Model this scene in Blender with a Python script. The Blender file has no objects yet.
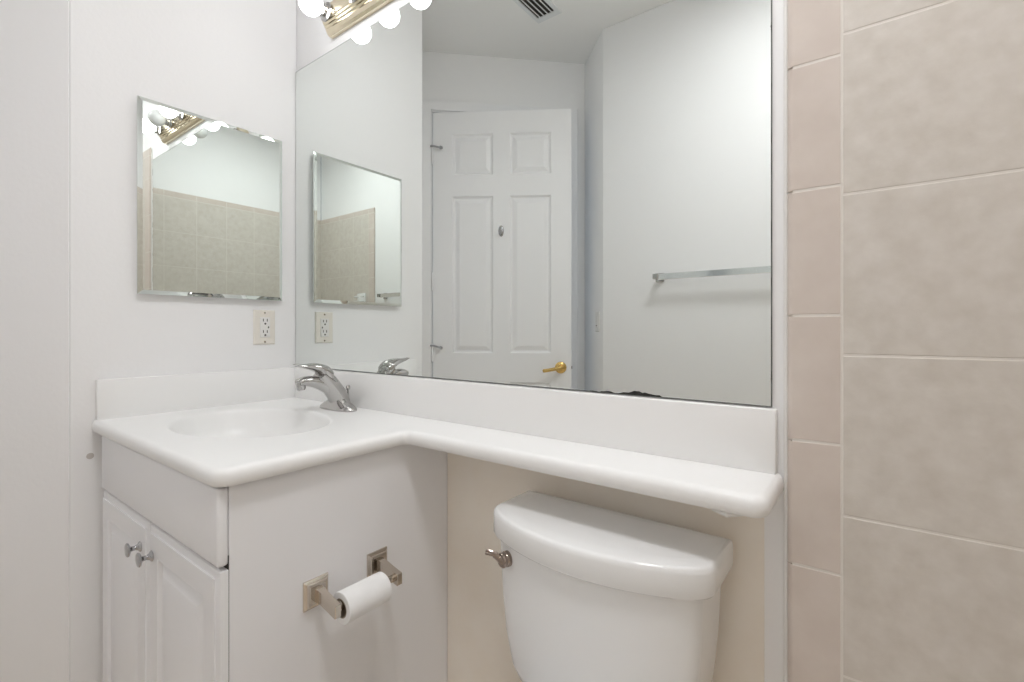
import bpy, bmesh, math, random
from mathutils import Vector, Matrix
random.seed(4)
PI = math.pi
scene = bpy.context.scene

# ------------------------------------------------------------------ camera, world, light, exposure
CAM_H = 1.09
cam_data = bpy.data.cameras.new('camera')
cam = bpy.data.objects.new('camera', cam_data)
scene.collection.objects.link(cam)
cam.location = (1.634, -0.9, CAM_H)
cam.rotation_euler = (PI / 2, 0, math.radians(37.01))
cam_data.sensor_width = 36.0
cam_data.lens = 480.0 / 1024 * 36
cam_data.shift_y = -11.0 / 1024
cam_data.clip_start = 0.02
scene.camera = cam

world = bpy.data.worlds.new('world')
scene.world = world
world.use_nodes = True
world.node_tree.nodes['Background'].inputs[0].default_value = (0.62, 0.78, 1.0, 1)
world.node_tree.nodes['Background'].inputs[1].default_value = 0.2

BULB_EMISSION = 4.2
FILL_LAMP_EMISSION = 26.0
scene.view_settings.view_transform = 'Standard'
scene.view_settings.look = 'None'
scene.view_settings.gamma = 1.0
scene.view_settings.use_curve_mapping = False
scene.view_settings.exposure = 0.85
scene.cycles.use_denoising = True
scene.cycles.max_bounces = 16
scene.cycles.diffuse_bounces = 10
scene.cycles.glossy_bounces = 10
scene.cycles.sample_clamp_indirect = 6.0

# ------------------------------------------------------------------ materials
def mat(name, col, rough=0.5, metal=0.0, spec=0.5, emit=None, strength=0.0, noise=None, bump=None, coat=0.0):
    m = bpy.data.materials.new(name)
    m.use_nodes = True
    nt = m.node_tree
    b = nt.nodes['Principled BSDF']
    b.inputs['Base Color'].default_value = (*col, 1)
    b.inputs['Roughness'].default_value = rough
    b.inputs['Metallic'].default_value = metal
    b.inputs['Specular IOR Level'].default_value = spec
    b.inputs['Coat Weight'].default_value = coat
    if emit:
        b.inputs['Emission Color'].default_value = (*emit, 1)
        b.inputs['Emission Strength'].default_value = strength
    tc = nt.nodes.new('ShaderNodeTexCoord')
    if noise:
        scale, col2, detail, lo, hi = noise
        n = nt.nodes.new('ShaderNodeTexNoise')
        n.inputs['Scale'].default_value = scale
        n.inputs['Detail'].default_value = detail
        r = nt.nodes.new('ShaderNodeValToRGB')
        r.color_ramp.elements[0].position = lo
        r.color_ramp.elements[1].position = hi
        r.color_ramp.elements[0].color = (*col, 1)
        r.color_ramp.elements[1].color = (*col2, 1)
        nt.links.new(tc.outputs['Object'], n.inputs['Vector'])
        nt.links.new(n.outputs['Fac'], r.inputs['Fac'])
        nt.links.new(r.outputs['Color'], b.inputs['Base Color'])
    if bump:
        scale, dist = bump
        n = nt.nodes.new('ShaderNodeTexNoise')
        n.inputs['Scale'].default_value = scale
        n.inputs['Detail'].default_value = 3
        bp = nt.nodes.new('ShaderNodeBump')
        bp.inputs['Strength'].default_value = 0.5
        bp.inputs['Distance'].default_value = dist
        nt.links.new(tc.outputs['Object'], n.inputs['Vector'])
        nt.links.new(n.outputs['Fac'], bp.inputs['Height'])
        nt.links.new(bp.outputs['Normal'], b.inputs['Normal'])
    return m

M_PAINT = mat('wall_paint', (0.885, 0.885, 0.89), 0.55, spec=0.3, bump=(90, 0.0006))
M_CEIL = mat('ceiling_paint', (0.86, 0.86, 0.85), 0.85, spec=0.2, bump=(45, 0.002))
M_FLOOR = mat('floor_tile', (0.79, 0.71, 0.61), 0.4, noise=(6, (0.83, 0.76, 0.67), 4, 0.35, 0.65))
M_TRIM = mat('trim_paint', (0.87, 0.87, 0.88), 0.35)
M_CAB = mat('cabinet_thermofoil', (0.86, 0.86, 0.875), 0.36)
M_GAP_SHADE = mat('gap_shade', (0.05, 0.045, 0.04), 0.8)
M_COUNTER = mat('cultured_marble', (0.88, 0.88, 0.875), 0.33, spec=0.45)
M_PORC = mat('porcelain', (0.86, 0.865, 0.865), 0.1)
M_SEAT = mat('seat_plastic', (0.83, 0.83, 0.82), 0.2)
M_CHROME = mat('chrome', (0.52, 0.51, 0.50), 0.05, metal=1)
M_NICKEL = mat('brushed_nickel', (0.62, 0.56, 0.49), 0.16, metal=1)
M_AGED = mat('aged_bronze_nickel', (0.36, 0.30, 0.26), 0.16, metal=1)
M_CHROME_B = mat('bright_chrome', (0.88, 0.89, 0.90), 0.1, metal=1)
M_KNOB = mat('polished_dark_chrome', (0.46, 0.46, 0.47), 0.06, metal=1)
M_BRASS = mat('polished_brass', (0.78, 0.70, 0.54), 0.2, metal=1)
M_GOLD = mat('brass_lever', (0.72, 0.50, 0.18), 0.2, metal=1)
M_MIRROR = mat('mirror_silver', (0.84, 0.87, 0.852), 0.0, metal=1)
M_MIRROR2 = mat('cabinet_mirror_silver', (0.80, 0.845, 0.815), 0.0, metal=1)
M_GLASS_EDGE = mat('mirror_edge', (0.10, 0.11, 0.10), 0.4)
M_BULB = mat('lit_bulb', (1, 1, 1), 0.3, emit=(0.97, 0.985, 1.0), strength=BULB_EMISSION)
M_BULB_OFF = mat('unlit_bulb', (0.80, 0.80, 0.80), 0.15)
M_FILL_LAMP = mat('fill_lamp_diffuser', (1, 1, 1), 0.4, emit=(0.975, 0.975, 0.99), strength=FILL_LAMP_EMISSION)
M_PLATE = mat('ivory_plastic', (0.80, 0.765, 0.70), 0.35)
M_PLATE2 = mat('white_plastic', (0.82, 0.81, 0.79), 0.3)
M_SLOT = mat('slot_dark', (0.03, 0.025, 0.02), 0.6)
M_PAPER = mat('toilet_paper', (0.88, 0.88, 0.88), 0.9, spec=0.1, bump=(160, 0.0006))
M_CARD = mat('cardboard_core', (0.33, 0.28, 0.22), 0.9)
M_VENT = mat('vent_enamel', (0.72, 0.74, 0.75), 0.4)
M_TILE = mat('beige_wall_tile', (0.585, 0.54, 0.483), 0.34, noise=(34, (0.675, 0.635, 0.585), 10, 0.26, 0.74), bump=(60, 0.0008))
M_BULL = mat('pink_beige_trim_tile', (0.615, 0.54, 0.485), 0.30, noise=(16, (0.67, 0.60, 0.545), 5, 0.3, 0.7))
M_GROUT = mat('grout', (0.74, 0.70, 0.65), 0.8)
M_CAULK = mat('caulk', (0.80, 0.79, 0.77), 0.45)
M_MOLD = mat('desilvered_spot', (0.015, 0.015, 0.012), 0.7)
M_SMUDGE = mat('wall_smudge', (0.56, 0.53, 0.50), 0.7)

# ------------------------------------------------------------------ helpers
def link(name, bm, m, parent=None, smooth=True, angle=0.6, mats=None):
    bmesh.ops.recalc_face_normals(bm, faces=bm.faces[:])
    me = bpy.data.meshes.new(name)
    bm.to_mesh(me)
    bm.free()
    for mm in ([m] if not mats else mats):
        me.materials.append(mm)
    if smooth:
        me.shade_smooth()
        me.set_sharp_from_angle(angle=angle)
    o = bpy.data.objects.new(name, me)
    scene.collection.objects.link(o)
    if parent:
        o.parent = parent
    return o

def struct(o):
    o['kind'] = 'structure'
    return o

def tag(o, label, cat, group=None):
    o['label'] = label
    o['category'] = cat
    if group:
        o['group'] = group
    return o

def thing(name, label, cat, loc=(0, 0, 0), rz=0.0, group=None):
    o = bpy.data.objects.new(name, None)
    scene.collection.objects.link(o)
    o.empty_display_size = 0.05
    o.location = loc
    o.rotation_euler = (0, 0, rz)
    return tag(o, label, cat, group)

def add_box(bm, x0, x1, y0, y1, z0, z1, bev=0.0, seg=2, M=None, mi=0):
    r = bmesh.ops.create_cube(bm, size=1.0)
    vs = r['verts']
    for v in vs:
        v.co = Vector((x0 + (v.co.x + .5) * (x1 - x0), y0 + (v.co.y + .5) * (y1 - y0), z0 + (v.co.z + .5) * (z1 - z0)))
    fs = set(f for v in vs for f in v.link_faces)
    if bev > 0:
        es = list({e for v in vs for e in v.link_edges})
        rr = bmesh.ops.bevel(bm, geom=es, offset=bev, segments=seg, profile=0.5, affect='EDGES')
        vs = list({v for f in rr['faces'] for v in f.verts} | {v for v in vs if v.is_valid})
        fs = set(f for v in vs for f in v.link_faces)
    if M is not None:
        for v in vs:
            v.co = M @ v.co
    for f in fs:
        f.material_index = mi
    return vs

def box(*a, **k):
    bm = bmesh.new()
    add_box(bm, *a, **k)
    return bm

def loft(bm, rings, cap0=True, cap1=True, closed=True, mi=0):
    vr = [[bm.verts.new(p) for p in r] for r in rings]
    n = len(rings[0])
    for a, b in zip(vr[:-1], vr[1:]):
        for i in range(n if closed else n - 1):
            j = (i + 1) % n
            f = bm.faces.new((a[i], a[j], b[j], b[i]))
            f.material_index = mi
    if cap0:
        bm.faces.new(vr[0][::-1]).material_index = mi
    if cap1:
        bm.faces.new(vr[-1]).material_index = mi
    return vr

def frame_to(axis):
    """matrix whose z is axis"""
    z = Vector(axis).normalized()
    x = Vector((0, 0, 1)).cross(z)
    if x.length < 1e-4:
        x = Vector((1, 0, 0))
    x.normalize()
    y = z.cross(x)
    return Matrix((x, y, z)).transposed().to_4x4()

def add_lathe(bm, prof, origin=(0, 0, 0), axis=(0, 0, 1), n=24, mi=0):
    """prof: list of (radius, distance along axis)"""
    M = Matrix.Translation(Vector(origin)) @ frame_to(axis)
    rings = []
    for r, h in prof:
        rings.append([M @ Vector((max(r, 1e-5) * math.cos(2 * PI * i / n), max(r, 1e-5) * math.sin(2 * PI * i / n), h)) for i in range(n)])
    loft(bm, rings, mi=mi)

def add_tube(bm, pts, rads, n=16, squash=1.0, up=(0, 0, 1), mi=0):
    """round or flattened tube along pts; rads may be (width, height) pairs"""
    pts = [Vector(p) for p in pts]
    rings = []
    for i, p in enumerate(pts):
        d = (pts[min(i + 1, len(pts) - 1)] - pts[max(i - 1, 0)]).normalized()
        s = d.cross(Vector(up))
        if s.length < 1e-4:
            s = d.cross(Vector((0, 1, 0)))
        s.normalize()
        u = s.cross(d)
        r = rads[i] if isinstance(rads, (list, tuple)) else rads
        ra, rb = r if isinstance(r, (list, tuple)) else (r, r * squash)
        rings.append([p + s * ra * math.cos(2 * PI * k / n) + u * rb * math.sin(2 * PI * k / n) for k in range(n)])
    loft(bm, rings, mi=mi)

def smooth_path(pts, k=4):
    """Catmull-Rom through tuples of any length"""
    out = []
    n = len(pts)
    for i in range(n - 1):
        p0, p1, p2, p3 = pts[max(i - 1, 0)], pts[i], pts[i + 1], pts[min(i + 2, n - 1)]
        for s in range(k):
            t = s / k
            out.append(tuple(0.5 * ((2 * b) + (c - a) * t + (2 * a - 5 * b + 4 * c - d) * t * t + (-a + 3 * b - 3 * c + d) * t ** 3)
                             for a, b, c, d in zip(p0, p1, p2, p3)))
    out.append(tuple(pts[-1]))
    return out

def panel_board(W, H, T, panels, prof, edge=0.0, edge_depth=0.0):
    """board x 0..W, z 0..H, front at y=-0 facing -y, back at +T. panels: rects (x0,x1,z0,z1); prof: (inset, depth) rings"""
    bm = bmesh.new()
    xs = sorted({edge, W - edge} | {p[0] for p in panels} | {p[1] for p in panels})
    zs = sorted({edge, H - edge} | {p[2] for p in panels} | {p[3] for p in panels})
    cache = {}
    def V(x, y, z):
        k = (round(x, 5), round(y, 5), round(z, 5))
        if k not in cache:
            cache[k] = bm.verts.new((x, y, z))
        return cache[k]
    for i in range(len(xs) - 1):
        for j in range(len(zs) - 1):
            cx, cz = (xs[i] + xs[i + 1]) / 2, (zs[j] + zs[j + 1]) / 2
            if any(p[0] < cx < p[1] and p[2] < cz < p[3] for p in panels):
                continue
            bm.faces.new((V(xs[i], 0, zs[j]), V(xs[i + 1], 0, zs[j]), V(xs[i + 1], 0, zs[j + 1]), V(xs[i], 0, zs[j + 1])))
    for (x0, x1, z0, z1) in panels:
        prev = [(x0, 0, z0), (x1, 0, z0), (x1, 0, z1), (x0, 0, z1)]
        # the border of the hole may carry extra grid vertices: build the first ring from them
        for ins, dep in prof:
            cur = [(x0 + ins, dep, z0 + ins), (x1 - ins, dep, z0 + ins), (x1 - ins, dep, z1 - ins), (x0 + ins, dep, z1 - ins)]
            for k in range(4):
                bm.faces.new((V(*prev[k]), V(*prev[(k + 1) % 4]), V(*cur[(k + 1) % 4]), V(*cur[k])))
            prev = cur
        bm.faces.new([V(*p) for p in prev])
    # rounded edge profile and sides
    def ring(e, y):
        pts = []
        for x in xs: pts.append((x if edge < x < W - edge else (e if x <= edge else W - e), y, e))
        for z in zs[1:]: pts.append((W - e, y, z if edge < z < H - edge else H - e))
        for x in xs[::-1][1:]: pts.append((x if edge < x < W - edge else (e if x <= edge else W - e), y, H - e))
        for z in zs[::-1][1:-1]: pts.append((e, y, z))
        return pts
    if edge > 0:
        seq = [(edge, 0.0), (edge * 0.97, edge_depth * 0.35), (edge * 0.45, edge_depth * 0.55), (edge * 0.12, edge_depth * 0.8), (0.0, edge_depth * 1.25), (0.0, T)]
    else:
        seq = [(0.0, 0.0), (0.0, T)]
    prev = ring(*seq[0])
    for e, y in seq[1:]:
        cur = ring(e, y)
        n = len(cur)
        for k in range(n):
            bm.faces.new((V(*prev[k]), V(*prev[(k + 1) % n]), V(*cur[(k + 1) % n]), V(*cur[k])))
        prev = cur
    bm.faces.new([V(*p) for p in prev])
    return bm

def copy_tree(o, parent=None):
    c = o.copy()
    scene.collection.objects.link(c)
    c.parent = parent
    for ch in list(o.children):
        copy_tree(ch, c)
    return c

# ------------------------------------------------------------------ room shell
CEIL = 2.747
ROOM_D = 1.524
XR = 2.384

def wall(name, p, q, thick=0.1, m=M_PAINT, z0=0.0, z1=CEIL, bev=0.004):
    """wall from p to q, its face on the line p-q, its body to the right of the direction"""
    p, q = Vector((*p, 0)), Vector((*q, 0))
    d = q - p
    M = Matrix.Translation(p) @ Matrix.Rotation(math.atan2(d.y, d.x), 4, 'Z')
    bm = box(0, d.length, -thick, 0, z0, z1, bev=bev, seg=2, M=M)
    return struct(link(name, bm, m))

A = (-0.515, -1.063)      # where the diagonal door wall begins
B = (0.194, -1.772)       # where it ends
wall('wall_back', (XR, 0.0), (-0.10, 0.0))
wall('wall_left', (0, 0.0), (0, -0.602))
wall('wall_left_return', (-0.002, -0.604), A)
wall('wall_right_return', B, (0.442, -1.5245))
wall('wall_front', (0.442, -ROOM_D), (XR, -ROOM_D))
wall('wall_right', (XR, -ROOM_D), (XR, 0.0))
struct(link('floor', box(-1.6, XR + .1, -2.9, .1, -0.08, 0), M_FLOOR))
struct(link('ceiling', box(-1.6, XR + .1, -2.9, .1, CEIL, CEIL + 0.08), M_CEIL))

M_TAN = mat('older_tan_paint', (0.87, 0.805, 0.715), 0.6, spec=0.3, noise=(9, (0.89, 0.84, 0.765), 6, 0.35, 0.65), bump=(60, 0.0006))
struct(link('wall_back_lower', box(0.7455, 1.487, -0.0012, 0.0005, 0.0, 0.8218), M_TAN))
# diagonal wall with the door opening; local x runs along the wall, +y into the room
HINGE = Vector((-0.466, -1.112, 0))
MD = Matrix.Translation(HINGE) @ Matrix.Rotation(-PI / 4, 4, 'Z')
LEAF_W, LEAF_H = 0.82, 2.385
bm = bmesh.new()
add_box(bm, -0.20, -0.010, -0.11, 0, 0, CEIL, M=MD)
add_box(bm, LEAF_W + 0.010, LEAF_W + 0.22, -0.11, 0, 0, CEIL, M=MD)
add_box(bm, -0.010, LEAF_W + 0.010, -0.11, 0, LEAF_H + 0.015, CEIL, M=MD)
struct(link('wall_door', bm, M_PAINT))
# casing with a moulded profile (outer bead, flat, inner step) and jamb stop
bm = bmesh.new()
def casing_prof(w):
    return [(0, 0), (0, .010), (w * .15, .013), (w * .55, .015), (w * .72, .019), (w * .93, .019), (w, .012), (w, 0)]
CW = 0.058
def casing_run(bm, kind):
    pr = casing_prof(CW)
    H = LEAF_H + 0.015
    x0, x1 = -0.010, LEAF_W + 0.010
    rings = []
    path = [((x0, 0), (-1, 0)), ((x0, H), (-1, 1)), ((x1, H), (1, 1)), ((x1, 0), (1, 0))]
    for (cx, cz), (dx, dz) in path:
        rings.append([MD @ Vector((cx + dx * a, b, cz + dz * a)) for a, b in pr])
    loft(bm, rings, cap0=True, cap1=True)
casing_run(bm, 0)
add_box(bm, -0.009, -0.003, -0.11, 0.0, 0, LEAF_H + 0.005, M=MD)
add_box(bm, LEAF_W + 0.002, LEAF_W + 0.009, -0.11, 0.0, 0, LEAF_H + 0.005, M=MD)
add_box(bm, -0.009, LEAF_W + 0.009, -0.11, 0.0, LEAF_H + 0.006, LEAF_H + 0.014, M=MD)
add_box(bm, LEAF_W - 0.008, LEAF_W + 0.002, -0.07, -0.038, 0, LEAF_H + 0.005, M=MD)
struct(link('trim_1', bm, M_TRIM))
# hall wall seen only as light behind the gap
wall('wall_hall', (-1.35, -1.75), (-0.45, -2.75))

# the door leaf, ajar into the room
door = bpy.data.objects.new('door_1', None)
scene.collection.objects.link(door)
door['kind'] = 'structure'
door.location = (HINGE.x + 0.003, HINGE.y + 0.003, 0.008)
door.rotation_euler = (0, 0, math.radians(-33.4))
st, mu = 0.118, 0.100
pw = (LEAF_W - 2 * st - mu) / 2
px = [(st, st + pw), (st + pw + mu, LEAF_W - st)]
rows = [(0.235, 0.775), (0.945, 1.875), (2.00, 2.245)]
panels = [(LEAF_W - b, LEAF_W - a, r0, r1) for a, b in px for r0, r1 in rows]
bm = panel_board(LEAF_W, LEAF_H - 0.01, 0.034, panels, [(0.005, 0.006), (0.010, 0.013), (0.018, 0.014), (0.040, 0.004), (0.044, 0.003)])
for v in bm.verts:     # turn the front (-y) to the room side (+y)
    v.co.x, v.co.y = LEAF_W - v.co.x, -v.co.y
leaf = link('door_leaf', bm, M_TRIM, door, smooth=False)
for hz in (2.12, 1.37, 0.945):
    bm = bmesh.new()
    add_lathe(bm, [(0.004, -0.052), (0.0065, -0.046), (0.0065, 0.046), (0.004, 0.052)], (-0.001, 0.006, hz), n=12)
    add_box(bm, 0.002, 0.018, 0.0, 0.0022, hz - 0.044, hz + 0.044)
    h = link('hinge', bm, M_TRIM, door)
for hz in (2.172, 0.99):
    bm = bmesh.new()
    add_tube(bm, [(-0.012, 0.012, hz), (0.012, 0.016, hz - 0.002), (0.048, 0.022, hz - 0.012)], 0.0055, n=8)
    add_lathe(bm, [(0.010, 0), (0.011, 0.006), (0.008, 0.014)], (0.048, 0.022, hz - 0.012), (1, 0.2, -0.3), n=10)
    link('hinge_door_stop', bm, M_KNOB, door)['label'] = 'chrome hinge pin door stop'
bm = bmesh.new()
kx, kz = LEAF_W - 0.062, 0.862
add_lathe(bm, [(0.034, 0), (0.034, 0.004), (0.029, 0.009), (0.016, 0.012), (0.012, 0.028), (0.015, 0.034), (0.013, 0.052), (0.004, 0.055)], (kx, 0, kz), (0, 1, 0), n=28)
add_tube(bm, smooth_path([(kx, 0.044, kz), (kx - 0.03, 0.047, kz - 0.004), (kx - 0.07, 0.045, kz - 0.012), (kx - 0.105, 0.040, kz - 0.018)]),
         [(0.011, 0.011)] * 5 + [(0.007, 0.010)] * 7 + [(0.005, 0.008)], n=12)
link('door_lever', bm, M_GOLD, door)['label'] = 'brass lever handle on a round rose'
bm = box(LEAF_W - 0.001, LEAF_W + 0.001, -0.028, -0.008, kz - 0.028, kz + 0.028, bev=0.0004, seg=1)
add_box(bm, LEAF_W + 0.001, LEAF_W + 0.006, -0.023, -0.012, kz - 0.008, kz + 0.008, mi=1)
link('latch_plate', bm, None, door, mats=[M_TRIM, M_SLOT])

# robe hook on the centre stile of the door
hook = thing('robe_hook', 'small chrome oval robe hook on the centre of the white door', 'hook')
hook.location = door.matrix_basis @ Vector((LEAF_W / 2, 0.0, 0))
hook.location = Matrix.Translation(door.location) @ Matrix.Rotation(math.radians(-33.4), 4, 'Z') @ Vector((LEAF_W / 2 - 0.002, 0.0005, 1.665))
hook.rotation_euler = (0, 0, math.radians(-33.4))
bm = bmesh.new()
rings = []
for s, y in ((1, 0), (1, .002), (.8, .005), (.3, .007)):
    rings.append([(0.016 * s * math.cos(t * PI / 12), y, 0.033 * s * math.sin(t * PI / 12)) for t in range(24)])
loft(bm, rings)
link('hook_plate', bm, M_KNOB, hook)
bm = bmesh.new()
add_tube(bm, smooth_path([(0, .004, .004), (0, .018, -.004), (0, .028, -.018), (0, .040, -.010), (0, .044, .006)]), 0.0045, n=10)
add_lathe(bm, [(0.003, -.006), (0.007, -.002), (0.007, .003), (0.003, .006)], (0, .045, .009), (0, .2, 1), n=12)
link('hook_arm', bm, M_KNOB, hook)

# ------------------------------------------------------------------ tub surround tiles
TILE_TOP = 2.075
def tile_wall(name, origin, u, n, length, bull_w, first_col, flip_rows=False, bull_end=False):
    """tiles on a wall; origin at floor, u along, n out of the wall. 0.010 proud"""
    O, u, n = Vector(origin), Vector(u), Vector(n)
    bm = bmesh.new()
    M = Matrix(((u.x, n.x, 0, O.x), (u.y, n.y, 0, O.y), (0, 0, 1, 0), (0, 0, 0, 1)))
    g = 0.0016
    add_box(bm, 0.008 if bull_w else 0.0, length, 0.0, 0.0119, 0, TILE_TOP - 0.008, M=M, mi=2)
    if bull_w:
        add_box(bm, 0.0015, 0.0081, 0.0, 0.0075, 0, TILE_TOP - 0.008, M=M, mi=2)
    def tile(x0, x1, z0, z1, mi, round_left=False, round_top=False):
        x0 += g; x1 -= g; z0 += g; z1 -= g
        if x1 - x0 < .01 or z1 - z0 < .01:
            return
        e = 0.0012
        xl = x0 - (g if round_left else 0)
        el = 0.009 if round_left else e
        et = 0.009 if round_top else e
        r0 = [(xl, 0.004, z0), (x1, 0.004, z0), (x1, 0.004, z1), (xl, 0.004, z1)]
        rs = [r0]
        for k in range(0, 7):
            a = k / 6 * PI / 2
            f, d = 1 - math.sin(a), math.cos(a)
            # from the outer edge up to the face
            fl, ft, fe = el * (1 - math.sin(a)), et * (1 - math.sin(a)), e * (1 - math.sin(a))
            fl, ft, fe = el * (1 - math.cos(a)), et * (1 - math.cos(a)), e * (1 - math.cos(a))
            yf = 0.0125 - 0.0010 * (1 - math.sin(a))
            yr = 0.0125 - 0.0080 * (1 - math.sin(a))
            yl, yt = (yr if round_left else yf), (yr if round_top else yf)
            rs.append([(xl + fl, yl, z0 + fe), (x1 - fe, yf, z0 + fe), (x1 - fe, yt, z1 - ft), (xl + fl, min(yl, yt), z1 - ft)])
        q = rs[-1]
        ins = [(.0012, .0012), (-.0012, .0012), (-.0012, -.0012), (.0012, -.0012)]
        rs.append([(p[0] + a, 0.0125, p[2] + b) for p, (a, b) in zip(q, ins)])
        loft(bm, [[M @ Vector(p) for p in r] for r in rs], cap0=False, mi=mi)
    trim_z = 2.0305
    # trim column
    if bull_w:
        z = 1.511 - 0.199 * 8
        while z < TILE_TOP:
            tile(0, bull_w, max(z, 0), min(z + .199, trim_z), 1, round_left=True)
            z += 0.199
        x = bull_w
    else:
        x = 0
    if bull_w:
        tile(0, bull_w, trim_z, TILE_TOP, 1, True, True)
    first = True
    while x < length - .005:
        w = first_col if first else 0.2035
        first = False
        x1 = min(x + w, length)
        z = 1.541 - 0.2445 * 7
        while z < trim_z - .01:
            tile(x, x1, max(z, 0), min(z + .2445, trim_z), 0)
            z += 0.2445
        tile(x, x1, trim_z, TILE_TOP, 1, False, True)
        x = x1
    o = link(name, bm, None, mats=[M_TILE, M_BULL, M_GROUT], smooth=False)
    return struct(o)
tile_wall('wall_back_tile', (1.5215, 0, 0), (1, 0, 0), (0, -1, 0), XR - 1.5215 - .013, 0.0735, 0.2035)
tile_wall('wall_right_tile', (XR, -0.0, 0), (0, -1, 0), (-1, 0, 0), ROOM_D, 0, 0.12)
tile_wall('wall_front_tile', (1.604, -ROOM_D, 0), (1, 0, 0), (0, 1, 0), XR - 1.604 - .013, 0.0735, 0.2035)
# painted caulk bead between the mirror wall and the trim tile
bm = bmesh.new()
add_tube(bm, [(1.519, -0.002, 0.01), (1.519, -0.002, CEIL - .7)], 0.0035, n=10)
struct(link('trim_2', bm, M_CAULK))

# ------------------------------------------------------------------ vanity cabinet
VW = 0.745
cab = thing('vanity_cabinet', 'white two-door vanity cabinet under the sink end of the countertop', 'cabinet', (0, 0, 0))
bm = bmesh.new()
add_box(bm, VW - 0.016, VW, -0.532, -0.001, 0.0905, 0.8215, bev=0.0012, seg=1)
add_box(bm, 0.036, 0.052, -0.532, -0.001, 0.0905, 0.8215, bev=0.0012, seg=1)
add_box(bm, 0.0521, VW - 0.0161, -0.513, -0.004, 0.0905, 0.106)
add_box(bm, 0.0521, VW - 0.0161, -0.010, -0.0012, 0.1062, 0.8215)
add_box(bm, 0.0521, VW - 0.0161, -0.5315, -0.514, 0.0905, 0.125)
add_box(bm, 0.0521, VW - 0.0161, -0.5315, -0.514, 0.660, 0.700)
add_box(bm, 0.036, VW - 0.001, -0.46, -0.001, 0.0, 0.0905)
link('cabinet_body', bm, M_CAB, cab)
# dark sheet behind the overlay fronts, paints the shade in the gaps
bm = box(0.052, VW - 0.0005, -0.5337, -0.5322, 0.10, 0.700)
link('gap_shade_sheet', bm, M_GAP_SHADE, cab)['label'] = 'dark sheet painting the shade in the gaps round the doors'
TF = 0.018
FF = box(0.050, VW + 0.0005, -0.551, -0.5322, 0.6835, 0.8195, bev=0.006, seg=3)
link('false_drawer_front', FF, M_CAB, cab)
dz0, dz1 = 0.115, 0.6765
def vdoor(x0, x1, knobx):
    W, H = x1 - x0, dz1 - dz0
    s = 0.058
    bm = panel_board(W, H, TF - .0005, [(s, W - s, s, H - s)], [(0.003, 0.004), (0.006, 0.0075), (0.010, 0.0080), (0.026, 0.0012), (0.029, 0.0004)], edge=0.014, edge_depth=0.007)
    for v in bm.verts:
        v.co += Vector((x0, -0.551, dz0))
    d = link('door', bm, M_CAB, cab, smooth=True, angle=0.35)
    bm = bmesh.new()
    prof = [(0.0105, 0), (0.0115, 0.001), (0.0108, 0.003), (0.0070, 0.006), (0.0048, 0.012), (0.0052, 0.019), (0.0085, 0.0235), (0.0140, 0.0260), (0.0150, 0.0285), (0.0138, 0.0305), (0.0085, 0.0315), (0.0, 0.0318)]
    add_lathe(bm, [(a, b * .82) for a, b in prof], (knobx, -0.551, 0.617), (0, -1, 0), n=24)
    link('knob', bm, M_KNOB, d)
vdoor(0.050, 0.397, 0.354)
vdoor(0.400, VW + 0.001, 0.427)

# ------------------------------------------------------------------ countertop, backsplash, sink bowl
CT = 0.855
top = thing('vanity_countertop', 'white moulded countertop with oval sink and long narrow shelf over the toilet', 'countertop', (0, 0, 0))
bm = bmesh.new()
CORN = [(0.001, -0.001, 0), (0.001, -0.562, .012), (0.766, -0.562, .035), (0.766, -0.157, -.014), (1.517, -0.157, .024), (1.517, -0.001, .010)]
# which edges (i -> i+1) are exposed and move inwards
EXP = [False, True, True, True, True, False]
def outline(d):
    """polygon of the counter inset by d"""
    n = len(CORN)
    lines = []
    for i in range(n):
        x0, y0, _ = CORN[i]; x1, y1, _ = CORN[(i + 1) % n]
        dx, dy = x1 - x0, y1 - y0
        L = math.hypot(dx, dy); dx /= L; dy /= L
        nx, ny = -dy, dx      # inward normal for counter-clockwise order
        o = d if EXP[i] else 0
        lines.append((x0 + nx * o, y0 + ny * o, dx, dy))
    pts = []
    for i in range(n):
        r = CORN[i][2]
        ax, ay, adx, ady = lines[i - 1]; bx, by, bdx, bdy = lines[i]
        # axis aligned: intersection
        if abs(adx) > .5: P = Vector((bx, ay))
        else: P = Vector((ax, by))
        if r == 0:
            pts.append(P); continue
        rr = max(abs(r) + (-d if r > 0 else d), 0.002)
        a = Vector((adx, ady)); b = Vector((bdx, bdy))
        s, e = P - a * rr, P + b * rr
        c = P - a * rr + b * rr
        for k in range(9):
            t = k / 8 * PI / 2
            pts.append(c + (s - c) * math.cos(t) + (e - c) * math.sin(t))
    return pts
R1 = 0.015
prof = [(0.024, 0.0)] + [(R1 * (1 - math.sin(t * PI / 12)), -R1 * (1 - math.cos(t * PI / 12))) for t in range(0, 7)]
prof += [(0.0, -0.020), (0.0015, -0.027), (0.006, -0.0315), (0.012, -0.033)]
rings = [[(p.x, p.y, CT + dz) for p in outline(d)] for d, dz in prof]
vr = loft(bm, rings, cap0=False, cap1=False)
SX, SY, SA, SB = 0.348, -0.312, 0.232, 0.168
NB = 72
bowl = [(1.06, 0), (1.03, -.0006), (1.012, -.002), (0.998, -.005), (0.986, -.011), (0.972, -.022), (0.94, -.048), (0.875, -.075), (0.72, -.094), (0.55, -.110), (0.35, -.119), (0.14, -.123)]
brings = [[(SX + SA * s * math.cos(2 * PI * k / NB), SY + SB * s * math.sin(2 * PI * k / NB), CT + z) for k in range(NB)] for s, z in bowl]
bv = loft(bm, brings, cap0=False, cap1=True)
bm.edges.ensure_lookup_table()
es = [bm.edges.get((vr[0][i], vr[0][(i + 1) % len(vr[0])])) for i in range(len(vr[0]))]
es += [bm.edges.get((bv[0][i], bv[0][(i + 1) % NB])) for i in range(NB)]
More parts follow.
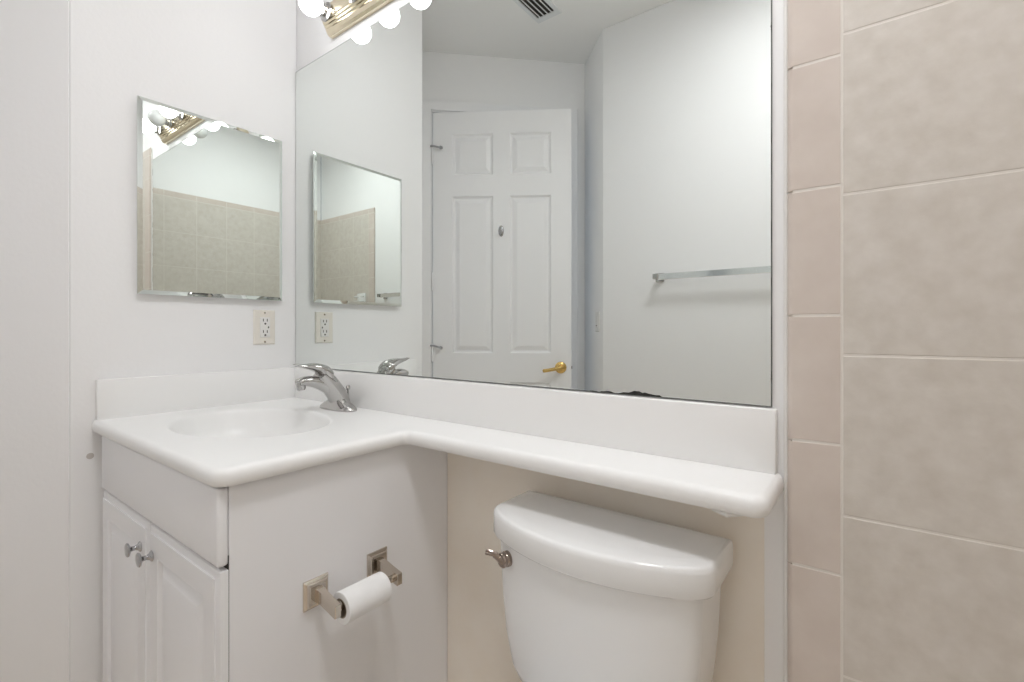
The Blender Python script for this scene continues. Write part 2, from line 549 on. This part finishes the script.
bmesh.ops.triangle_fill(bm, use_beauty=True, edges=es, normal=(0, 0, 1))
o = link('countertop_slab', bm, M_COUNTER, top, smooth=True, angle=1.2)
bm = box(0.001, 0.021, -0.553, -0.001, CT - .001, 0.960, bev=0.003, seg=2)
link('backsplash', bm, M_COUNTER, top)
bm = box(0.0205, 1.507, -0.020, -0.001, CT - .001, 0.960, bev=0.003, seg=2)
link('backsplash', bm, M_COUNTER, top)
bm = bmesh.new()
add_lathe(bm, [(0.0, 0), (0.018, 0.0), (0.024, 0.002), (0.024, -0.006), (0.0, -.006)], (SX, SY, CT - .1215), n=24)
link('drain', bm, M_CHROME, top)
# torn caulk under the end of the shelf
bm = bmesh.new()
add_tube(bm, [(1.44, -0.140, 0.8195), (1.462, -0.148, 0.819), (1.478, -0.139, 0.8205), (1.50, -0.12, 0.8205)], [0.002, 0.004, 0.003, 0.0015], n=8)
link('caulk_smear', bm, M_CAULK, top)['label'] = 'uneven caulk under the shelf end'

# ------------------------------------------------------------------ faucet
fa = thing('faucet', 'chrome single-lever faucet at the back of the oval sink', 'faucet', (0.362, -0.072, CT + .0004))
bm = bmesh.new()
rings = []
for s, z in ((1, 0), (1, .004), (.96, .008), (.82, .014), (.6, .022), (.36, .034), (.30, .046)):
    ring = []
    for k in range(40):
        t = 2 * PI * k / 40
        c, sn = math.cos(t), math.sin(t)
        ring.append((0.080 * s * math.copysign(abs(c) ** .8, c), 0.030 * (s ** .45) * math.copysign(abs(sn) ** .9, sn), z))
    rings.append(ring)
loft(bm, rings)
link('base_plate', bm, M_CHROME, fa)
bm = bmesh.new()
add_tube(bm, smooth_path([(0, 0.010, 0.004), (0, 0.0, 0.036), (0, -0.020, 0.066), (0, -0.042, 0.092), (0, -0.058, 0.108)]),
         [(0.033 - 0.0003 * i, 0.029 - 0.0003 * i) for i in range(17)], n=28, up=(0, 1, 0))
link('faucet_body', bm, M_CHROME, fa)
bm = bmesh.new()
add_tube(bm, smooth_path([(0, -0.006, 0.052), (0, -0.04, 0.073), (0, -0.075, 0.087), (0, -0.105, 0.091), (0, -0.124, 0.088)]),
         [(0.026 - 0.0006 * i, 0.023 - 0.0008 * i) for i in range(17)], n=20)
add_lathe(bm, [(0.0125, 0.012), (0.0125, -0.008), (0.0105, -0.012), (0.0, -0.012)], (0, -0.116, 0.080), (0, -.12, 1), n=20)
link('spout', bm, M_CHROME, fa)
bm = bmesh.new()
lv_path = smooth_path([(0, -0.034, 0.086), (0, -0.040, 0.106), (0, -0.056, 0.121), (0, -0.080, 0.1295), (0, -0.106, 0.133), (0, -0.132, 0.139)])
add_tube(bm, lv_path, [(0.024 + 0.002 * min(i, 4), 0.010 + 0.0022 * min(i, 4)) for i in range(8)] + [(0.030 - 0.0014 * i, 0.016 - 0.0012 * i) for i in range(13)], n=24)
link('lever', bm, M_CHROME, fa)
bm = bmesh.new()
add_lathe(bm, [(0.003, -0.012), (0.003, 0.044), (0.007, 0.050), (0.0075, 0.055), (0.005, 0.060), (0.0, 0.061)], (0, 0.036, 0.008), (0, -.05, 1), n=14)
link('lift_rod', bm, M_CHROME, fa)

# ------------------------------------------------------------------ wall mirror
mir = thing('wall_mirror', 'large frameless wall mirror above the long backsplash', 'mirror', (0.75, -0.003, 0.962))
bm = bmesh.new()
W2 = 0.749
add_box(bm, -W2, W2, -0.002, 0.003, 0.0, 1.040, mi=1)
f = bm.faces.new([bm.verts.new(p) for p in ((-W2 + .001, -.00215, .0015), (W2 - .0015, -.00215, .0015), (W2 - .0015, -.00215, 1.0385), (-W2 + .001, -.00215, 1.0385))])
f.material_index = 0
link('mirror_glass', bm, None, mir, mats=[M_MIRROR, M_GLASS_EDGE], smooth=False)
# ragged black spots where the silvering has gone
def blob(x0, x1, h, base=.0012, vertical=False, m=16):
    bm = bmesh.new()
    pts = [(x0, base)]
    for i in range(m + 1):
        t = i / m
        pts.append((x0 + (x1 - x0) * t, base + h * (math.sin(PI * t) ** .6) * random.uniform(.45, 1)))
    pts.append((x1, base))
    vs = [bm.verts.new((a, -.0026, b) if not vertical else (W2 - b, -.0026, a)) for a, b in pts]
    r = bmesh.ops.extrude_face_region(bm, geom=[bm.faces.new(vs)])
    for v in r['geom']:
        if isinstance(v, bmesh.types.BMVert):
            v.co.y += .0004
    link('desilvered_spot', bm, M_MOLD, mir, smooth=False)
blob(0.475, 0.565, 0.0085)
blob(0.435, 0.468, 0.0035, m=9)
blob(0.41, 0.43, 0.002, m=6)
for i in range(12):
    z = (i + random.uniform(.1, .8)) / 12
    blob(z, z + random.uniform(.01, .05), random.uniform(.0008, .0016), base=.0004, vertical=True, m=7)

# ------------------------------------------------------------------ medicine cabinet
med = thing('medicine_cabinet', 'small square mirror-fronted medicine cabinet on the left wall', 'medicine cabinet', (0, -0.265, 1.19))
bm = box(0.0, 0.014, -0.196, 0.196, 0.006, 0.538, bev=0.001, seg=1)
link('cabinet_body', bm, M_PLATE2, med)
bm = bmesh.new()
def rect(ins, x):
    a, b0, b1 = 0.202 - ins, ins, 0.5445 - ins
    return [(x, -a, b0), (x, a, b0), (x, a, b1), (x, -a, b1)]
loft(bm, [rect(0, 0.015), rect(0, 0.0195), rect(0.011, 0.0235)], cap1=True)
o = link('mirror_door', bm, None, med, mats=[M_MIRROR2, M_GLASS_EDGE], smooth=False)

# ------------------------------------------------------------------ outlet and switch
def cover_plate(bm, w, h, t, mi=0):
    rings = []
    for ins, x in ((0, 0), (0, t * .3), (0.0015, t * .7), (0.004, t)):
        rings.append([(x, -w / 2 + ins, -h / 2 + ins), (x, w / 2 - ins, -h / 2 + ins), (x, w / 2 - ins, h / 2 - ins), (x, -w / 2 + ins, h / 2 - ins)])
    loft(bm, rings, cap0=False, mi=mi)
out = thing('wall_outlet', 'ivory double outlet on the left wall below the small mirror cabinet', 'outlet', (0, -0.1145, 1.099))
bm = bmesh.new(); cover_plate(bm, 0.071, 0.115, 0.006)
link('cover_plate', bm, M_PLATE, out, smooth=False)
bm = box(0.005, 0.0085, -0.0165, 0.0165, -0.0335, 0.0335, bev=0.0008, seg=1)
link('receptacle', bm, M_PLATE2, out)
bm = bmesh.new()
for dz in (0.0185, -0.0195):
    for dy in (-0.0063, 0.0063):
        add_box(bm, 0.0083, 0.0089, dy - .0013, dy + .0013, dz + .001, dz + .010)
    add_lathe(bm, [(0.0032, 0), (0.0032, 0.0006)], (0.0083, 0, dz - .0065), (1, 0, 0), n=12)
link('slots', bm, M_SLOT, out)['label'] = 'dark socket slots'
for dz in (0.0485, -0.0485):
    bm = bmesh.new()
    add_lathe(bm, [(0.0034, 0), (0.0030, 0.0012), (0.0, 0.0015)], (0.0058, 0, dz), (1, 0, 0), n=12)
    link('screw', bm, M_NICKEL, out)
bm = box(0.0083, 0.0095, 0.0085, 0.0125, -0.003, 0.003, bev=0.0003, seg=1)
link('reset_button', bm, M_SLOT, out)

sdir = Vector((1, 1, 0)).normalized()
sp = Vector((0.442, -1.5245, 0)) - sdir * 0.085
sw = thing('light_switch', 'white light switch beside the bathroom door, seen in the mirror', 'light switch', (sp.x - 0.0004, sp.y + 0.0004, 1.138), math.radians(135))
bm = bmesh.new(); cover_plate(bm, 0.071, 0.115, 0.006)
link('cover_plate', bm, M_PLATE2, sw, smooth=False)
bm = box(0.005, 0.0085, -0.0165, 0.0165, -0.0335, 0.0335, bev=0.0008, seg=1)
link('rocker', bm, M_PLATE2, sw)
bm = box(0.0083, 0.0092, -0.010, 0.010, -0.026, -0.021)
link('indicator_slot', bm, M_SLOT, sw)

# ------------------------------------------------------------------ vanity light bar
lamp = thing('vanity_light', 'brass ribbed vanity light bar with eight round bulbs above the large mirror', 'light fixture', (0.764, 0, 2.094))
bm = bmesh.new()
LW = 0.544
prof = [(0.0, -.054), (.012, -.054), (.020, -.049), (.024, -.043), (.026, -.040), (.026, -.034), (.031, -.031), (.031, -.026), (.036, -.023), (.036, -.018), (.040, -.015),
        (.040, .015), (.036, .018), (.036, .023), (.031, .026), (.031, .031), (.026, .034), (.026, .040), (.024, .043), (.020, .049), (.012, .054), (0.0, .054)]
rings = []
for x, s in ((-LW, .86), (-LW + .004, 1), (LW - .004, 1), (LW, .86)):
    rings.append([(x, -a * (s if s < 1 else 1), b * (1 if s == 1 else .97)) for a, b in prof])
loft(bm, rings)
link('back_plate', bm, M_BRASS, lamp, smooth=True, angle=0.3)
sock0 = None
for i in range(8):
    x = (i - 3.5) * 0.146
    if sock0 is None:
        bm = bmesh.new()
        add_lathe(bm, [(0.0, 0.0), (0.026, 0.0), (0.029, 0.003), (0.029, 0.006), (0.023, 0.009), (0.021, 0.011), (0.0215, 0.020), (0.0195, 0.022), (0.0195, 0.030), (0.017, 0.031), (0.0, 0.031)], (0, -.039, 0), (0, -1, 0), n=32)
        sock0 = link('socket', bm, M_CHROME, lamp)
        sock0['label'] = 'chrome stepped lamp socket'
        bm = bmesh.new()
        pr = [(0.013, 0.060)] + [(0.0355 * math.sin(k / 18 * PI), 0.0945 - 0.0355 * math.cos(k / 18 * PI)) for k in range(2, 19)]
        add_lathe(bm, pr, (0, 0, 0), (0, -1, 0), n=32)
        b = link('bulb', bm, M_BULB, sock0)
        b['label'] = 'round lit white bulb'
        sock0.location.x = x
    else:
        s = copy_tree(sock0, lamp)
        s.location.x = x
        if i == 6:      # the one bulb that is out
            dead = s.children[0]
            dead.material_slots[0].link = 'OBJECT'
            dead.material_slots[0].material = M_BULB_OFF
            dead['label'] = 'round frosted bulb that is not lit'

# added fill lamp, out of view, brightens what the vanity bulbs leave dark
cl = thing('added_fill_lamp', 'added fill lamp, a round white flush disc on the ceiling out of view', 'light fixture', (1.5, -0.76, CEIL))
bm = bmesh.new()
add_lathe(bm, [(0.205, 0), (0.205, -.030), (0.200, -.036), (0.186, -.036), (0.184, -.012), (0.0, -.012)], n=40)
link('fill_lamp_base', bm, M_TRIM, cl)
bm = bmesh.new()
add_lathe(bm, [(0.183, -.013), (0.183, -.020), (0.170, -.0215), (0.0, -.0215)], n=40)
link('fill_lamp_disc', bm, M_FILL_LAMP, cl)

# ------------------------------------------------------------------ toilet
TX = 1.230
wc = thing('toilet', 'white toilet with curved tank lid below the narrow countertop shelf', 'toilet', (TX, 0, 0))
def tank_ring(w, yb, ys, Bd, Ad, z, n=40):
    pts = [(-w, yb, z), (w, yb, z)]
    for k in range(n + 1):
        t = PI / 2 - PI * k / n
        s = math.sin(t)
        pts.append((w * s, ys - Ad * (1 - s * s) - Bd * (max(0, 1 - abs(s) ** 16)) ** .5, z))
    return pts
bm = bmesh.new()
rings = []
for w, ys, Bd, Ad, z in ((.120, -.08, .03, .02, .392), (.148, -.095, .034, .030, .400), (.163, -.112, .030, .038, .415), (.173, -.120, .028, .042, .44),
                         (.183, -.128, .026, .045, .50), (.190, -.130, .026, .046, .57), (.194, -.131, .026, .047, .64), (.196, -.131, .026, .047, .690)):
    rings.append(tank_ring(w, -.026, ys, Bd, Ad, z))
loft(bm, rings)
link('tank', bm, M_PORC, wc, angle=0.9)
bm = bmesh.new()
rings = []
for ins, z in ((.010, .6855), (.002, .6865), (0, .690), (0, .715), (.0, .724), (.0015, .7305), (.004, .7335), (.008, .735), (.03, .7365)):
    rings.append(tank_ring(.2125 - ins, -.020 - ins, -.132 + ins * .3, .026 - ins * .3, .060 - ins * .6, z))
loft(bm, rings)
link('tank_lid', bm, M_PORC, wc, angle=0.9)
# flush lever on the left of the tank front
lv = bmesh.new()
lo = Vector((1.080 - TX, -0.172, 0.656))
ax = Vector((-.28, -1, 0)).normalized()
add_lathe(lv, [(0.013, 0), (0.0145, 0.002), (0.0145, 0.010), (0.013, 0.013), (0.0, 0.013)], lo, ax, n=24)
add_tube(lv, smooth_path([tuple(lo + ax * .018 + Vector((.004, 0, -.006))), tuple(lo + ax * .019 + Vector((-.006, 0, .002))), tuple(lo + ax * .020 + Vector((-.016, -.004, .010))), tuple(lo + ax * .024 + Vector((-.028, -.008, .013)))]),
         [(.010, .0045)] * 4 + [(.009, .004)] * 4 + [(.006, .003)] * 4 + [(.005, .003)], n=12, up=ax)
add_lathe(lv, [(0.0, .012), (0.0135, 0.013), (0.0138, 0.019), (0.012, 0.021), (0.0, 0.021)], lo, ax, n=24)
link('flush_lever', lv, M_AGED, wc)['label'] = 'brownish metal flush lever'
def egg(w, yb, yf, z, n=40, p=1.0):
    """outline wide at the back, round at the front"""
    cy = yb + (yf - yb) * .48
    pts = []
    for k in range(n):
        t = 2 * PI * k / n
        c, s = math.cos(t), math.sin(t)
        if s < 0:
            pts.append((w * c, cy + (cy - yf) * s, z))
        else:
            pts.append((w * math.copysign(abs(c) ** .55, c), cy + (yb - cy) * s ** .8, z))
    return pts
bm = bmesh.new()
rings = [egg(.115, -.09, -.50, 0), egg(.115, -.09, -.50, .02), egg(.098, -.10, -.48, .05), egg(.095, -.10, -.47, .14), egg(.115, -.09, -.52, .22),
         egg(.155, -.07, -.62, .30), egg(.176, -.05, -.685, .35), egg(.181, -.045, -.70, .375), egg(.178, -.045, -.695, .390), egg(.17, -.05, -.685, .3915)]
loft(bm, rings)
link('bowl', bm, M_PORC, wc, angle=0.9)
bm = bmesh.new()
loft(bm, [egg(.178, -.235, -.695, .392), egg(.183, -.232, -.70, .397), egg(.183, -.232, -.70, .405), egg(.178, -.236, -.695, .410)])
link('seat', bm, M_SEAT, wc, angle=0.9)
bm = bmesh.new()
loft(bm, [egg(.180, -.235, -.697, .4105), egg(.183, -.232, -.70, .415), egg(.182, -.232, -.698, .424), egg(.170, -.245, -.68, .430), egg(.10, -.30, -.58, .434)])
link('seat_cover', bm, M_SEAT, wc, angle=0.9)

# ------------------------------------------------------------------ toilet paper holder and roll
TPZ, TPX = 0.568, 0.0
tp = thing('toilet_paper_holder', 'brushed nickel two-post paper holder on the side of the vanity cabinet', 'toilet paper holder', (VW, -0.298, TPZ))
ROLL_X, ROLL_Z = 0.063, -0.008
def bracket(sy):
    bm = bmesh.new()
    # stepped square plate
    def sq(x, a, b):
        return [(x, sy * .074 - a, -b), (x, sy * .074 + a, -b), (x, sy * .074 + a, b), (x, sy * .074 - a, b)]
    loft(bm, [sq(0, .0265, .0285), sq(.003, .0265, .0285), sq(.005, .024, .026), sq(.007, .021, .023), sq(.010, .020, .022), (sq(.012, .016, .018))], cap0=False)
    o = link('bracket', bm, M_NICKEL, tp, smooth=False)
    bm = bmesh.new()
    def rec(x, a, z0, z1, y0=0):
        c = sy * .074
        return [(x, c - a, z0), (x, c + a, z0), (x, c + a, z1), (x, c - a, z1)]
    loft(bm, [rec(.011, .008, -.013, .014), rec(.028, .007, -.013, .011), rec(.050, .0065, -.018, .006), rec(.072, .0065, -.023, .001), rec(.078, .0065, -.024, 0), rec(.080, .005, -.022, -.002)], cap0=False)
    link('arm', bm, M_NICKEL, o, smooth=False)
bracket(-1); bracket(1)
bm = bmesh.new()
add_tube(bm, [(ROLL_X, -.068, ROLL_Z - .004), (ROLL_X, .068, ROLL_Z - .004)], 0.0075, n=16)
add_tube(bm, [(ROLL_X, -.062, ROLL_Z - .004), (ROLL_X, .02, ROLL_Z - .004)], 0.0095, n=16)
link('roller', bm, M_NICKEL, tp)
roll = thing('toilet_paper_roll', 'nearly used white toilet paper roll on the nickel holder', 'toilet paper', (VW + ROLL_X, -0.298 - .008, TPZ + ROLL_Z - .0105))
bm = bmesh.new()
RR, RC = 0.0305, 0.0185
prof = [(RC, -.050), (RR - .001, -.050), (RR, -.049), (RR, .049), (RR - .001, .050), (RC, .050)]
rings = []
for r, h in prof:
    rings.append([(r * math.cos(2 * PI * i / 40), h, r * math.sin(2 * PI * i / 40)) for i in range(40)])
loft(bm, rings, cap0=False, cap1=False)
link('paper', bm, M_PAPER, roll)
bm = bmesh.new()
rings = [[(r * math.cos(2 * PI * i / 40), h, r * math.sin(2 * PI * i / 40)) for i in range(40)] for r, h in ((RC, -.050), (RC - .0012, -.0505), (RC - .0012, .0505), (RC, .050))]
loft(bm, rings, cap0=False, cap1=False)
link('cardboard_core', bm, M_CARD, roll)

# ------------------------------------------------------------------ towel bar on the opposite wall
tb = thing('towel_bar', 'long chrome towel bar on the wall seen in the large mirror', 'towel bar', (1.118, -ROOM_D, 1.358))
bm = box(-0.345, 0.345, 0.050, 0.068, -0.018, 0.012, bev=0.0012, seg=1)
link('bar', bm, M_CHROME_B, tb)
for s in (-1, 1):
    bm = bmesh.new()
    add_box(bm, s * .355 - .013, s * .355 + .013, 0.0, 0.076, -.014, .012, bev=.002, seg=1)
    add_box(bm, s * .355 - .022, s * .355 + .022, 0.0, 0.010, -.024, .022, bev=.003, seg=1)
    link('bracket', bm, M_CHROME, tb)

# soap dish on the tiled end wall
sd = thing('soap_dish', 'small white ceramic soap dish on the tub end wall tiles', 'soap dish', (1.76, -ROOM_D + 0.0125, 1.345))
bm = bmesh.new()
add_box(bm, -.055, .055, 0, .012, -.045, .045, bev=.005, seg=2)
add_box(bm, -.045, .045, .008, .052, -.032, -.016, bev=.006, seg=2)
link('dish', bm, M_PORC, sd)
bm = bmesh.new()
add_tube(bm, smooth_path([(-.036, .010, .018), (-.036, .046, .016), (.036, .046, .016), (.036, .010, .018)]), .007, n=10)
link('grab_loop', bm, M_PORC, sd)

# ------------------------------------------------------------------ ceiling vent
vt = thing('ceiling_vent', 'white ceiling vent with dark slots seen in the large mirror', 'air vent', (0.262, -1.115, CEIL), math.radians(0))
bm = bmesh.new()
VL, VWd = 0.150, 0.075
# frame (open in the middle)
def rr(a, b, z):
    return [(-a, -b, z), (a, -b, z), (a, b, z), (-a, b, z)]
loft(bm, [rr(VWd, VL, 0), rr(VWd, VL, -.003), rr(VWd - .004, VL - .004, -.007), rr(VWd - .022, VL - .036, -.007), rr(VWd - .024, VL - .038, 0)], cap0=False, cap1=False)
link('frame', bm, M_VENT, vt, smooth=False)
bm = box(-VWd + .020, VWd - .020, -VL + .034, VL - .034, -.0012, -.0004)
link('duct_opening', bm, M_SLOT, vt)
for i in range(4):
    x = -0.036 + i * 0.024
    M = Matrix.Translation((x, 0, -.0058)) @ Matrix.Rotation(math.radians(20), 4, 'Y')
    bm = box(-.0045, .0045, -VL + .036, VL - .036, -.0006, .0006, M=M)
    link('louver', bm, M_VENT, vt, smooth=False)

# faint round smudge on the wall below the counter end, a thin disc
sm = bmesh.new()
add_lathe(sm, [(0.008, 0), (0.0075, 0.0006), (0.0, 0.0008)], (0.0, -0.562, 0.761), (1, 0, 0), n=20)
tag(link('smudge_disc', sm, M_SMUDGE), 'small grey round smudge on the left wall beside the vanity cabinet', 'wall mark')
